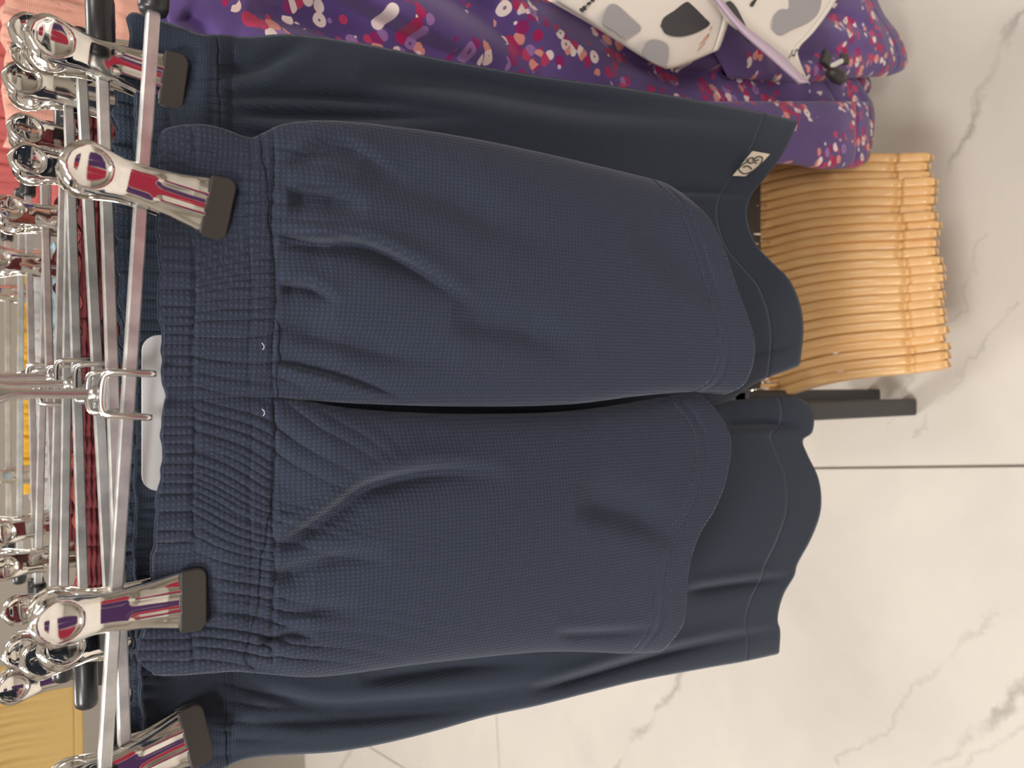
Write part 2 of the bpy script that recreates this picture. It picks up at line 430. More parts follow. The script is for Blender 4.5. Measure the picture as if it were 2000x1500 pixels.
def weld_mesh():
    bm = bmesh.new(); bmesh.ops.create_icosphere(bm, subdivisions=2, radius=.0034)
    for v in bm.verts: v.co *= 1 + .22 * math.sin(v.co.x * 2500) * math.cos(v.co.z * 1900); v.co.z += .0118
    return bm_mesh('weld', bm, True)
ME = dict(jaw=jaw_mesh(), tip=tip_mesh(), spring=spring_mesh(), bar=bar_mesh(), cap=cap_mesh(), hook=(hook_mesh(1), hook_mesh(-1)), bracket=bracket_mesh(), weld=weld_mesh())
for k, mt in (('jaw', 'chrome'), ('tip', 'rubber'), ('spring', 'wire'), ('bar', 'zinc'), ('cap', 'cap'), ('bracket', 'wire'), ('weld', 'weld')): ME[k].materials.append(M[mt])
for h in ME['hook']: h.materials.append(M['wire'])

def clip_hanger(label, Y, xc, yaw, tilt, clips, hookdir=1, dz=0.0, z0=None):
    e = empty('clip_hanger', (xc, Y, (BAR_Z if z0 is None else z0) + dz), label, 'hanger', 'chrome clip hangers on the rail')
    e.rotation_mode = 'XYZ'; e.rotation_euler = (0, R(tilt), R(yaw))
    link('bar', ME['bar'], None, e)
    for s in (1, -1):
        link('end_cap', ME['cap'], None, e, Matrix.Translation((s * (BAR_L - .006), 0, 0)) @ Matrix.Rotation(0 if s > 0 else math.pi, 4, 'Z'))
    hk = link('hook', ME['hook'][0 if hookdir > 0 else 1], None, e, Matrix.Rotation(R(-tilt), 4, 'Y')); link('weld', ME['weld'], None, hk)
    link('hook_bracket', ME['bracket'], None, e)
    for (cx, roll, pit, tw) in clips:
        base = Matrix.Translation((cx, 0, 0)) @ Matrix.Rotation(R(tw), 4, 'Z') @ Matrix.Rotation(R(roll), 4, 'Y') @ Matrix.Rotation(R(pit), 4, 'X')
        for a in (0, math.pi):
            j = link('clip_jaw', ME['jaw'], None, e, base @ Matrix.Rotation(a, 4, 'Z'))
            link('rubber_tip', ME['tip'], None, j)
        link('spring', ME['spring'], None, e, base)
    return e

# Y, centre x, yaw, tilt, [(x on bar, roll, pitch, twist)], hook side
HANG = [
 ('foremost chrome clip hanger, holding the small navy shorts', .352, -.004, -3, 2.8, [(.086, 7, -4, -4), (-.090, -2, -4, 6)], 1),
 ('second chrome clip hanger, holding the large navy shorts with the woven label', .387, -.004, 3, -1.2, [(.152, 7, -3, -8), (-.166, -9, -3, 10)], 1),
 ('third chrome clip hanger, just behind the large navy shorts', .426, .000, 8, -1.5, [(.172, 3, -6, -4), (-.122, -2, -5, 12)], -1),
 ('fourth chrome clip hanger, just in front of the dark maroon ribbed garment', .497, .004, 4, -1.0, [(.164, 2, -10, -4), (-.152, -5, -6, 16)], -1),
 ('fifth chrome clip hanger, holding the dark maroon ribbed garment', .537, .002, -2, .5, [(.127, 2, -8, 0), (-.160, -4, -8, 12)], 1),
 ('sixth chrome clip hanger, holding the terracotta ribbed garment', .578, -.004, -4, .8, [(.160, 2, -6, 4), (-.190, -5, -6, 12)], 1),
 ('seventh chrome clip hanger, holding the dark brown garment', .622, .0, 6, -.8, [(.118, 3, -8, 4), (-.150, -3, -8, 8)], -1),
 ('eighth chrome clip hanger, holding the plum garment', .665, .006, -6, .6, [(.113, 3, -8, 6), (-.140, -3, -8, 8)], 1),
 ('ninth chrome clip hanger, holding the pale blue ribbed garment', .745, .0, 5, -.6, [(.100, 2, -8, 0), (-.118, -3, -10, 4)], 1),
 ('tenth chrome clip hanger, holding the pale grey garment', .85, -.004, -3, 0, [(.12, 2, -8, 0), (-.13, -3, -8, 0)], -1),
 ('rearmost chrome clip hanger, holding the yellow garment', 1.0, .0, 4, 0, [(.10, 2, -8, 0), (-.10, -3, -8, 0)], 1)]
for h in HANG: clip_hanger(*h)

# ------------------------------------------------------------------ cloth builder
def ripple(t, lams, amps, ph):
    return sum(a * np.sin(2 * math.pi * t / l + p) for l, a, p in zip(lams, amps, ph))

def cloth(root, patches, to3d, mat, *, thick, rows, folds=(), gather=None, hem_frac=.06, stitch=True, nu=110, nv=170, unit=1.0, edge_pow=.55, back=True, part_names=('waistband', 'leg', 'hem'), lift=.0003, bulge_dir=-1.0):
    """patches: list of (top, bottom, right, left) outlines. to3d(P)->(...,3) base points. rows: waist seam fraction.
    Every patch becomes a closed tube: front skin bulging toward the shop floor, back skin away."""
    allw = []
    for pi, (top, bot, rt, lf) in enumerate(patches):
        S = coons(top, bot, rt, lf, nu, nv)
        B = to3d(S)
        if getattr(to3d, 'world', False): B = B - np.array(root.location)
        u = np.linspace(0, 1, nu)[None, :]; v = np.linspace(0, 1, nv)[:, None]
        prof = np.sin(np.pi * u) ** edge_pow
        T = np.interp(v, *thick)
        d = prof * T
        for (pl, wdt, amp, step) in folds:
            dist, side, al = polydist(S, pl)
            taper = np.clip(al * 6, 0, 1) ** .8 * np.clip((1 - al) * 2.2, 0, 1)
            ends = np.where((al <= 0) | (al >= 1), 0, 1)
            g = np.exp(-(dist / wdt) ** 2)
            st = step * side * np.exp(-(dist / (wdt * 2.4)) ** 2) * (1 - np.exp(-(dist / (wdt * .7)) ** 2))
            d = d + 1.45 * (-amp * g + amp * st) * taper * ends
        if gather is not None: d = d + gather(S, u, v) * np.minimum(1, prof * 1.6)
        if getattr(to3d, 'world', False): Fp = to3d(S, bulge_dir * d) - np.array(root.location)
        else: Fp = B.copy(); Fp[..., 1] += bulge_dir * d
        if isinstance(u, np.ndarray):
            bk = B.copy(); bk[..., 1] -= bulge_dir * prof * T * .8
        # uv in metres
        uvF = np.stack([Fp[..., 0], Fp[..., 2]], -1); uvB = np.stack([bk[..., 0] + .37, bk[..., 2]], -1)
        r1 = int(round(rows * (nv - 1))); r2 = int(round((1 - hem_frac) * (nv - 1)))
        def piece(a, b, lift=0.0):
            fr = Fp[a:b + 1].copy(); bb = bk[a:b + 1].copy()
            if lift: fr[..., 1] += bulge_dir * lift; bb[..., 1] -= bulge_dir * lift
            n = b - a + 1
            ring = np.concatenate([fr, bb[:, ::-1][:, 1:-1]], 1); uvr = np.concatenate([uvF[a:b + 1], uvB[a:b + 1][:, ::-1][:, 1:-1]], 1)
            m = ring.shape[1]; V = ring.reshape(-1, 3); U = uvr.reshape(-1, 2)
            F = []
            for i in range(n - 1):
                for j in range(m):
                    k = i * m + j; k2 = i * m + (j + 1) % m
                    F.append((k, k + m, k2 + m, k2))
            return V, F, U
        if r1 > 0: allw.append(piece(0, r1, lift))
        lv = piece(r1, r2)
        leg = link(part_names[1], mesh_from(part_names[1], *lv), mat, root)
        hv = piece(r2, nv - 1, lift)
        hm = link(part_names[2], mesh_from(part_names[2], *hv), mat, leg)
        for o in (leg, hm):
            md = o.modifiers.new('cloth_thickness', 'SOLIDIFY'); md.thickness = .0011; md.offset = -1
    if allw:
        V = []; F = []; U = []; n = 0
        for (a, b, c) in allw:
            V.append(a); U.append(c); F += [tuple(q + n for q in f) for f in b]; n += len(a)
        o = link(part_names[0], mesh_from(part_names[0], np.concatenate(V), F, np.concatenate(U)), mat, root)
        md = o.modifiers.new('cloth_thickness', 'SOLIDIFY'); md.thickness = .0012; md.offset = -1
    return root

# ------------------------------------------------------------------ the small navy shorts in front
def plane_map(Y0, slope=0.0, lean=0.0):
    def f(S, off=0.0):
        f.world = True
        P = onY(S[..., 0], S[..., 1], Y0)
        for _ in range(2):                        # garment plane turned a little about the vertical
            Yv = Y0 + slope * P[..., 0] + lean * (P[..., 2] - BAR_Z) + off
            x, y, z = ray(S[..., 0], S[..., 1]); k = Yv / y
            P = np.stack([x * k, y * k, CAM_Z + z * k], -1)
        return P
    return f
YF = .352
sh = empty('shorts', (0, YF, .7), 'small navy waffle-knit shorts with gathered elastic waist, foremost on the rack', 'shorts', 'navy shorts')
def scallop(poly, n, amp, seed):
    P = resample(poly, n); r = np.random.RandomState(seed); y = P[:, 1]
    P[:, 0] += amp * (np.sin(y / 9.5 + r.rand() * 6) * .6 + np.sin(y / 5.3 + 1) * .3 + np.sin(y / 23 + r.rand() * 6) * .8)
    P[0] = poly[0]; P[-1] = poly[-1]
    return [tuple(p) for p in P]
f_out = [(316, 272), (326, 257), (360, 250), (400, 249), (440, 258), (470, 270), (495, 274), (520, 262), (560, 246), (640, 240), (760, 250), (900, 270), (1050, 300), (1200, 335), (1290, 358), (1330, 380)]
f_hemR = [(1330, 380), (1380, 425), (1412, 490), (1440, 570), (1468, 650), (1471, 690), (1464, 725), (1448, 752), (1415, 768)]
f_inR = [(324, 780), (400, 778), (540, 774), (700, 784), (900, 790), (1100, 787), (1250, 770), (1350, 764), (1415, 768)]
f_inL = [(324, 780), (400, 778), (540, 779), (700, 803), (900, 812), (1100, 807), (1250, 786), (1330, 770), (1362, 768)]
f_hemL = [(1362, 768), (1393, 798), (1418, 836), (1425, 875), (1418, 925), (1410, 955), (1390, 1000), (1366, 1038), (1350, 1080), (1341, 1130), (1336, 1195), (1328, 1225), (1308, 1252), (1290, 1270)]
f_outL = [(300, 1312), (330, 1314), (400, 1310), (460, 1306), (520, 1312), (600, 1318), (680, 1312), (780, 1298), (900, 1284), (1050, 1270), (1150, 1270), (1220, 1273), (1290, 1270)]
f_topR = scallop([(316, 272), (312, 300), (312, 340), (312, 400), (310, 450), (312, 500), (314, 540), (312, 600), (316, 640), (318, 700), (320, 740), (324, 780)], 90, 2.2, 1)
f_topL = scallop([(324, 780), (318, 830), (318, 880), (316, 930), (308, 990), (303, 1050), (299, 1100), (297, 1150), (288, 1210), (272, 1260), (272, 1292), (300, 1312)], 90, 2.2, 2)
f_folds = [
 ([(548, 462), (620, 474), (700, 474), (780, 505), (850, 545), (930, 595)], 15, .0055, -.9),
 ([(545, 560), (600, 558), (665, 590)], 11, .0035, -.8), ([(560, 384), (630, 384), (720, 405)], 20, .0050, -.5),
 ([(560, 318), (640, 288), (700, 300), (790, 360)], 16, .0030, -.6), ([(538, 706), (640, 730), (700, 748), (800, 778)], 8, .0028, .8),
 ([(532, 1066), (580, 1042), (660, 985), (720, 945), (850, 918), (1000, 925)], 17, .0050, -.9),
 ([(528, 1130), (580, 1105), (660, 1085), (760, 1080)], 18, .0035, -.5), ([(528, 1210), (600, 1190), (700, 1190)], 16, .0022, .4),
 ([(505, 1255), (560, 1240), (620, 1245)], 10, .0030, .5), ([(545, 640), (640, 660), (760, 690), (900, 700)], 26, .0028, .4),
 ([(700, 330), (850, 380), (1000, 450), (1150, 480)], 40, .0030, .3), ([(880, 620), (1000, 640), (1150, 690)], 36, .0035, .3),
 ([(545, 1000), (600, 985), (680, 930), (760, 880)], 18, .0020, .3), ([(1120, 980), (1220, 1000), (1340, 1060)], 34, .0035, .4),
 ([(1080, 1235), (1180, 1232), (1290, 1225)], 10, .0025, -.5), ([(1250, 430), (1330, 520), (1440, 600)], 36, .0030, .3)]
def waist_gather(seam_x, stitch_x, amp, seed, fade=110.0, scale=1.0, clips=(), hem=.0010):
    """elastic gathers: soft puffs with narrow valleys, slanting a little; they die out below the seam"""
    r = np.random.RandomState(seed); p = r.rand(12) * 6.3
    def puffs(q, lam, k):
        ph = math.pi * q / lam + 1.3 * np.sin(q / 37. + p[k]) + .9 * np.sin(q / 71. + p[k + 1]) + .5 * np.sin(q / 17. + p[k + 2])
        return np.abs(np.sin(ph)) ** .75
    def g(S, u, v):
        x, y = S[..., 0], S[..., 1]
        sl = np.interp(y, [0, 300, 500, 650, 800, 950, 1100, 1300, 1500], [.1, .1, -.15, -.1, .35, .48, .3, .1, 0])
        q = y - sl * (x - .8 * seam_x) + 4 * np.sin(x / 41. + y / 57.)
        mod = .55 + .45 * np.sin(y / 47. + p[9] + .8 * np.sin(x / 60.)) * np.sin(y / 119. + p[10])
        rip = amp * (1.5 * puffs(q, 27 * scale, 0) * mod + .8 * puffs(q + 9, 15 * scale, 3) * (1.1 - mod)) - amp
        rip2 = amp * (1.3 * puffs(y + 11, 22 * scale, 6) * (1.15 - .5 * mod)) - amp * .7
        low = amp * (2.0 * puffs(q + 5 + .12 * (x - seam_x) * np.sin(y / 80.), 40 * scale, 5) * mod) - amp
        band = 1 / (1 + np.exp((x - seam_x) / 4.)); below = np.exp(-np.clip(x - seam_x, 0, None) / fade) * (1 - band)
        tb = 1 / (1 + np.exp((x - stitch_x[0]) / 5.))
        d = (rip2 * tb + rip * (1 - tb)) * band + low * below
        wob = 3 * np.sin(y / 41.)
        for sx, dp in list(zip(stitch_x, (.0009, .0006))) + [(seam_x, .0013)]:
            d = d - dp * np.exp(-((x - sx - wob) / 5.0) ** 2)
        d = d - hem * np.exp(-((v - .955) / .0045) ** 2)      # stitched hem line
        for (cx, cy, hx, hy) in clips:                           # pressed flat where the clips bite
            k = np.exp(-(np.abs((x - cx) / hx) ** 4 + np.abs((y - cy) / hy) ** 4))
            d = d * (1 - k) - .0045 * k
        return d
    return g
cloth(sh, [(f_topR, f_hemR, f_out, f_inR), (f_topL, f_hemL, f_inL, f_outL)], plane_map(YF, -.05, .06), M['navy'],
      thick=([0, .08, .2, .3, .6, 1.0], [.0030, .0045, .0060, .014, .022, .026]), rows=.198, folds=f_folds,
      gather=waist_gather(533, (377, 488), .0017, 3, clips=((400, 385, 75, 85), (350, 1150, 75, 85))), nu=200, nv=300, edge_pow=.42)
# loose white threads caught on the waistband
for (tx, ty) in ((516, 803), (515, 674)):
    pts = [Vector(onY(float(tx + a), float(ty + b), YF - .0135)) - Vector(sh.location) for a, b in ((-4, -4), (0, 0), (1, 5), (-2, 9))]
    link('loose_thread', tube_mesh('loose_thread', pts, .00013, 5), M['card'], sh)
# white size card standing up inside the waistband
P = onY(np.array([276, 322]), np.array([652, 962]), YF + .012)
cx0, cx1 = onY(290., 960., YF + .010)[0], onY(290., 654., YF + .010)[0]
ztop = onY(277., 800., YF + .010)[2]
bm = bmesh.new(); wv = []
rr = .007; hh = .045
for (cx, cz, a0) in ((cx1 - rr, ztop - rr, 90), (cx0 + rr, ztop - rr, 180)):
    for k in range(7):
        a = R(a0 - 90 + k * 15) if a0 == 90 else R(90 + k * 15)
        wv.append((cx + rr * math.cos(a), 0, cz + rr * math.sin(a)))
wv += [(cx0, 0, ztop - hh), (cx1, 0, ztop - hh)]
f = bm.faces.new([bm.verts.new(p) for p in wv]); g = bmesh.ops.extrude_face_region(bm, geom=[f])
for q in g['geom']:
    if isinstance(q, bmesh.types.BMVert): q.co.y += .0008
cd = link('size_card', bm_mesh('size_card', bm), M['card']); cd.location = (0, YF + .0095, 0); cd.rotation_euler = (0, 0, 0)
tag(cd, 'white rounded card tucked behind the waistband of the small navy shorts', 'card')

# ------------------------------------------------------------------ the large navy shorts behind
YA = .392
ad = empty('shorts', (0, YA, .6), 'large plain navy shorts with a woven label, hanging behind the small pair', 'shorts', 'navy shorts')
a_out = [(250, 40), (262, 29), (300, 40), (350, 56), (390, 71), (440, 72), (480, 76), (560, 70), (640, 78), (760, 98), (900, 125), (1050, 150), (1200, 170), (1350, 195), (1480, 220), (1558, 238)]
a_hemR = [(1558, 238), (1528, 300), (1495, 345), (1468, 378), (1457, 410), (1461, 445), (1478, 482), (1510, 516), (1540, 547), (1560, 592), (1567, 640), (1563, 690), (1560, 713)]
a_inR = [(270, 770), (600, 775), (900, 800), (1200, 810), (1360, 806), (1420, 782), (1480, 744), (1560, 713)]
a_inL = [(270, 770), (600, 775), (900, 800), (1200, 806), (1340, 800), (1400, 788), (1480, 780), (1550, 777), (1582, 792)]
a_hemL = [(1582, 792), (1588, 815), (1584, 845), (1566, 861), (1576, 890), (1595, 930), (1602, 970), (1598, 1010), (1580, 1056), (1556, 1100), (1549, 1125), (1530, 1157), (1520, 1187), (1517, 1212), (1522, 1232), (1520, 1275)]
a_outL = [(285, 1575), (350, 1550), (420, 1507), (465, 1484), (520, 1473), (640, 1466), (700, 1458), (770, 1444), (850, 1424), (950, 1396), (1050, 1375), (1150, 1350), (1250, 1326), (1380, 1302), (1450, 1290), (1520, 1275)]
a_topR = scallop([(250, 40), (256, 100), (264, 200), (268, 300), (268, 400), (270, 500), (270, 600), (270, 770)], 90, 2.0, 5)
a_topL = scallop([(270, 770), (266, 900), (266, 1000), (264, 1100), (270, 1250), (278, 1400), (284, 1500), (285, 1575)], 90, 2.0, 6)
a_folds = [([(425, 142), (500, 138), (560, 110), (630, 78)], 16, .0040, .6), ([(430, 190), (560, 192), (700, 200), (900, 215)], 11, .0040, .7),
 ([(440, 222), (560, 230), (760, 232), (950, 225)], 14, .0050, .5), ([(700, 160), (900, 175), (1150, 215), (1500, 240)], 24, .0050, .7),
 ([(430, 262), (520, 270), (600, 262)], 12, .0035, .4), ([(1270, 375), (1380, 378), (1480, 385)], 7, .0016, .5),
 ([(1420, 700), (1490, 690), (1562, 668)], 7, .0016, .5), ([(1400, 832), (1500, 828), (1566, 836)], 10, .0040, .6),
 ([(470, 1335), (620, 1372), (760, 1368), (950, 1352), (1100, 1330)], 14, .0030, -.6), ([(1030, 1345), (1130, 1318), (1290, 1272), (1420, 1243), (1520, 1228)], 9, .0045, -.8),
 ([(1330, 1152), (1420, 1138), (1550, 1122)], 8, .0030, -.8), ([(500, 1405), (620, 1408), (800, 1395), (1000, 1370)], 14, .0018, .4),
 ([(700, 1330), (900, 1300), (1050, 1290)], 16, .0025, .3)]
cloth(ad, [(a_topR, a_hemR, a_out, a_inR), (a_topL, a_hemL, a_inL, a_outL)], plane_map(YA, .0, .0), M['navy_dark'],
      thick=([0, .1, .2, .4, 1.0], [.0040, .0055, .0070, .011, .016]), rows=.14, folds=a_folds,
      gather=waist_gather(452, (330, 415), .0021, 8, 80, hem=.0001, clips=((320, 135, 70, 85), (360, 1395, 80, 90))), nu=150, nv=240, edge_pow=.45, lift=0.0, hem_frac=.05)
# woven label near the hem: cream tag with an oval scribbled emblem
LB = [(1433, 343), (1456, 344), (1481, 326), (1504, 301), (1471, 295)]
lbp = [onY(float(x), float(y), YA - .0185) for x, y in LB]
lab = empty('woven_label', tuple(np.mean(lbp, 0)), None, None); lab.parent = ad
lab.matrix_parent_inverse = Matrix.Translation((0, -YA, -.6))
c0 = Vector(np.mean(lbp, 0))
bm = bmesh.new(); f = bm.faces.new([bm.verts.new(Vector(p) - c0) for p in lbp]); g = bmesh.ops.extrude_face_region(bm, geom=[f])
for q in g['geom']:
    if isinstance(q, bmesh.types.BMVert): q.co.y += .0012
bpy.data.objects.remove(lab)
lab = link('woven_label', bm_mesh('woven_label', bm), simple('cream_label', (222, 210, 190), .8), ad, Matrix.Translation(c0 - Vector((0, YA, .6))))
lab['label'] = 'cream woven label with a dark oval emblem'
def label_stroke(pts, r):
    P = [Vector(onY(float(x), float(y), YA - .0193)) - c0 for x, y in smoothpath(pts, 5)]
    return link('emblem_line', tube_mesh('emblem_line', P, r, 5), M['printblack'], lab)
for st in ([(1446, 335), (1443, 330), (1450, 322), (1462, 314)], [(1458, 313), (1468, 308), (1474, 310), (1480, 306), (1488, 307), (1489, 313), (1484, 322), (1474, 331), (1462, 338), (1452, 339), (1446, 335)],
           [(1460, 316), (1466, 319), (1472, 317), (1478, 319)], [(1452, 327), (1458, 324), (1464, 326), (1468, 330)], [(1470, 312), (1476, 314), (1482, 312)]):
    label_stroke(st, .00055)

# ------------------------------------------------------------------ plainer garments on the hangers further back
def rack_garment(name, label, cat, group, Y, xc, width, length, mat, yaw=0, seed=0, ztop=None, nu=90, nv=60, amp=.0022):
    zt = BAR_Z - .010 if ztop is None else ztop
    e = empty(name, (xc, Y, zt - length), label, cat, group); e.rotation_euler = (0, 0, R(yaw))
    hw = width / 2; fl_ = hw * 1.12
    r = np.random.RandomState(seed)
    def wob(n=40):
        xs = np.linspace(hw, -hw, n)
        return [(x, length + .0018 * math.sin(x * 310 + seed) + .0015 * math.sin(x * 690 + seed * 2)) for x in xs]
    top = wob(); topR = [p for p in top if p[0] >= 0] + [(0, length)]; topL = [(0, length)] + [p for p in top if p[0] < 0]
    def to3d(S): return np.stack([S[..., 0], np.zeros(S.shape[:-1]), S[..., 1]], -1)
    ph = r.rand(5) * 6.3
    def g(S, u, v):
        x, z = S[..., 0], length - S[..., 1]
        rip = ripple(x + .002 * np.sin(z * 60), [.0061, .0083, .0117, .0170], np.array([.3, .4, .45, .4]) * amp, ph)
        return rip * np.exp(-np.clip(z - .05, 0, None) / .03) - .0012 * np.exp(-((z - .014) / .0013) ** 2)
    cloth(e, [(topR, [(fl_, 0), (.006, .003)], [(hw, length), (hw * 1.0, length * .85), (fl_, 0)], [(0, length), (.003, length * .6), (.006, .003)]),
              (topL, [(-.006, .003), (-fl_, 0)], [(0, length), (-.003, length * .6), (-.006, .003)], [(-hw, length), (-hw, length * .85), (-fl_, 0)])],
          to3d, mat, thick=([0, .12, 1.0], [.0035, .006, .013]), rows=.13, gather=g, nu=nu, nv=nv, hem_frac=.06)
    return e
GR = 'garments hanging behind the navy shorts'
rack_garment('shorts', 'dark navy shorts, third garment from the front of the rack', 'shorts', 'navy shorts', .426, .0, .335, .42, M['navy_deep'], 8, 1)
rack_garment('shorts', 'dark maroon ribbed shorts on the rack, seen between the hanger bars', 'shorts', GR, .537, .002, .335, .40, M['maroon'], -2, 2, ztop=BAR_Z - .006)
rack_garment('shorts', 'deep navy shorts hung lower, just in front of the maroon pair', 'shorts', 'navy shorts', .497, .004, .325, .38, M['navy_deep'], 4, 3, ztop=BAR_Z - .024)
rack_garment('shorts', 'terracotta ribbed shorts behind the maroon pair', 'shorts', GR, .578, -.004, .33, .40, M['terracotta'], -4, 4)
rack_garment('shorts', 'dark brown shorts far back on the rack', 'shorts', GR, .622, .0, .28, .40, M['brown'], 6, 5, ztop=BAR_Z - .016)
rack_garment('shorts', 'plum ribbed shorts far back on the rack', 'shorts', GR, .665, .006, .27, .40, M['maroon'], -6, 6)
rack_garment('shorts', 'pale blue ribbed shorts far back on the rack', 'shorts', GR, .745, .0, .24, .40, M['lightblue'], 5, 7)
rack_garment('shorts', 'pale grey shorts near the rear end of the rack', 'shorts', GR, .85, -.004, .26, .40, M['greycloth'], -3, 8)
rack_garment('shorts', 'yellow shorts on the rearmost hanger', 'shorts', GR, 1.0, .0, .24, .42, M['yellow'], 4, 9)
rack_garment('trousers', 'mustard trousers hanging beyond the left end of the clip hangers', 'trousers', None, 1.25, -.60, .40, .17, M['mustard'], 12, 10, ztop=BAR_Z + .06, amp=.006)
rack_garment('top', 'salmon pink knitted top hanging right of the clip hangers', 'top', 'pink tops right of the rack', .80, .41, .42, .62, M['salmon'], 6, 11, ztop=BAR_Z + .018, amp=.004)
rack_garment('top', 'coral red knitted top behind the salmon one', 'top', 'pink tops right of the rack', .98, .38, .38, .62, M['coral'], 4, 12, ztop=BAR_Z + .05, amp=.004)

# unseen tops added for the chrome to mirror, in place of the photographer's clothes
rack_garment('top', 'crimson stand-in top added behind the camera for the clips to reflect', 'top', 'stand-in tops added for the chrome reflections', -.50, .20, .36, .55, M['redcloth'], 8, 21, ztop=1.13)
rack_garment('top', 'violet stand-in top added behind the camera for the clips to reflect', 'top', 'stand-in tops added for the chrome reflections', -.52, -.20, .36, .55, M['purplecloth'], -8, 22, ztop=1.13)
# ------------------------------------------------------------------ purple floral garments at the right
def drape(root, name, outline4, Y, mat, thick=.02, folds=(), nu=90, nv=120, slope=0.0, lean=0.0, edge=.5):
    top, bot, rt, lf = outline4
    cloth(root, [outline4], plane_map(Y, slope, lean), mat, thick=([0, .5, .9, 1.0], [thick, thick, thick, thick * .35]), rows=0.0, folds=folds, nu=nu, nv=nv, edge_pow=edge,
          part_names=('top', name, 'hem'), hem_frac=.05)
YP = .54
pu = empty('dress', (.3, YP, .3), 'long purple floral dress hanging right of the navy shorts', 'dress', 'purple floral clothes')
p_folds = [([(480, 20), (620, 60), (800, 150)], 26, .010, .5), ([(560, -40), (700, 30), (900, 120), (1010, 150)], 30, .012, -.5), ([(350, 30), (420, 80)], 16, .006, .4), ([(760, -60), (900, 10), (1010, 90), (1060, 160)], 30, .012, .5),
           ([(1180, 100), (1300, 136), (1450, 150), (1560, 165)], 22, .012, -.5), ([(1000, -40), (1200, 80), (1300, 125)], 30, .012, .3)]
drape(pu, 'skirt', ([(318, -180), (322, -20), (330, 60), (340, 160)], [(1590, -120), (1640, 20), (1668, 140), (1690, 180), (1703, 205), (1706, 240), (1701, 290)],
                    [(318, -180), (800, -160), (1590, -120)], [(340, 160), (700, 180), (1100, 230), (1400, 270), (1560, 292), (1701, 290)]), YP, M['floral'], .026, p_folds, 120, 200, edge=.4)
pu2 = empty('dress', (.3, YP - .035, .3), 'purple floral hem resting on the wooden hangers', 'dress', 'purple floral clothes')
drape(pu2, 'skirt', ([(1200, 200), (1200, 320)], [(1696, 200), (1697, 300), (1680, 322), (1655, 327)], [(1200, 200), (1696, 200)], [(1200, 320), (1450, 322), (1540, 318), (1600, 328), (1655, 327)]), YP - .035, M['floral'], .014, (), 60, 80)
pu3 = empty('blouse', (.4, YP - .05, .3), 'purple floral blouse with rounded hem beside the white printed bag', 'blouse', 'purple floral clothes')
drape(pu3, 'body', ([(1380, -120), (1380, 60), (1420, 150)], [(1690, -60), (1720, 20), (1755, 70), (1770, 115), (1762, 136), (1735, 147)], [(1380, -120), (1550, -110), (1690, -60)], [(1420, 150), (1560, 160), (1640, 152), (1700, 149), (1735, 147)]),
      YP - .02, M['floral'], .020, [([(1500, 130), (1580, 110), (1700, 90)], 18, .008, .5), ([(1560, 20), (1640, 40), (1720, 70)], 16, .006, .4)], 90, 110)
pu4 = empty('scarf', (.4, YP - .03, .3), 'small purple floral knot below the rounded blouse hem', 'scarf', 'purple floral clothes')
drape(pu4, 'body', ([(1560, 130), (1560, 180)], [(1690, 146), (1699, 160), (1697, 178), (1686, 187)], [(1560, 130), (1640, 140), (1690, 146)], [(1560, 180), (1630, 182), (1686, 187)]), YP + .01, M['floral'], .014, (), 50, 50)

# small black and chrome clip on the blouse
cl = empty('garment_clip', tuple(onY(1625., 152., YP - .044)), 'small black and chrome clip on the purple blouse hem', 'clip')
link('knob', tube_mesh('knob', [(-.004, 0, -.016), (0, -.004, -.012), (.001, -.006, 0), (.002, -.004, .010), (0, 0, .013)], [.002, .0075, .009, .0065, .002], 14), M['rubber'], cl)
link('arm', box_mesh('arm', .006, .005, .034, .0012, 1, (.012, .004, -.022)), M['chrome'], cl, Matrix.Rotation(R(-28), 4, 'Y'))
link('jaw', box_mesh('jaw', .018, .006, .016, .002, 2, (.016, .002, .016)), M['rubber'], cl, Matrix.Rotation(R(20), 4, 'Y'))
link('jaw', box_mesh('jaw', .013, .005, .014, .002, 2, (.026, .004, -.040)), M['rubber'], cl, Matrix.Rotation(R(-10), 4, 'Y'))

# white printed bag
YW = YP - .085
bg = empty('drawstring_bag', (.35, YW, .45), 'white printed cloth bag with grey hearts and black shapes, over the purple clothes', 'bag')
def sheet(name, outline4, Y, mat, thick, slope, parent, folds=()):
    root = parent
    S = None
    n0 = len(COL.objects)
    cloth(root, [outline4], plane_map(Y, slope, 0), mat, thick=([0, 1], [thick, thick]), rows=0, folds=folds, nu=40, nv=60, part_names=('x', name, name + '_edge'), hem_frac=.03)
sheet('front_panel', ([(1080, -120), (1075, -20), (1090, 0)], [(1440, -120), (1425, 20), (1412, 70), (1402, 96)], [(1080, -120), (1250, -120), (1440, -120)], [(1090, 0), (1180, 60), (1260, 112), (1300, 131), (1330, 126), (1402, 96)]), YW, M['whiteprint'], .012, 0, bg)
sheet('back_panel', ([(1400, -120), (1400, 0), (1420, 40)], [(1700, -120), (1632, 0), (1590, 60), (1558, 95), (1560, 120), (1578, 160)], [(1400, -120), (1550, -120), (1700, -120)], [(1420, 40), (1480, 85), (1530, 124), (1578, 160)]), YW - .012, M['whiteprint'], .010, 0, bg)
sheet('binding', ([(1380, -20), (1392, -26)], [(1560, 163), (1580, 160)], [(1380, -20), (1440, 55), (1500, 110), (1560, 163)], [(1392, -26), (1450, 45), (1520, 100), (1580, 160)]), YW - .028, M['lilac'], .004, 0, bg)
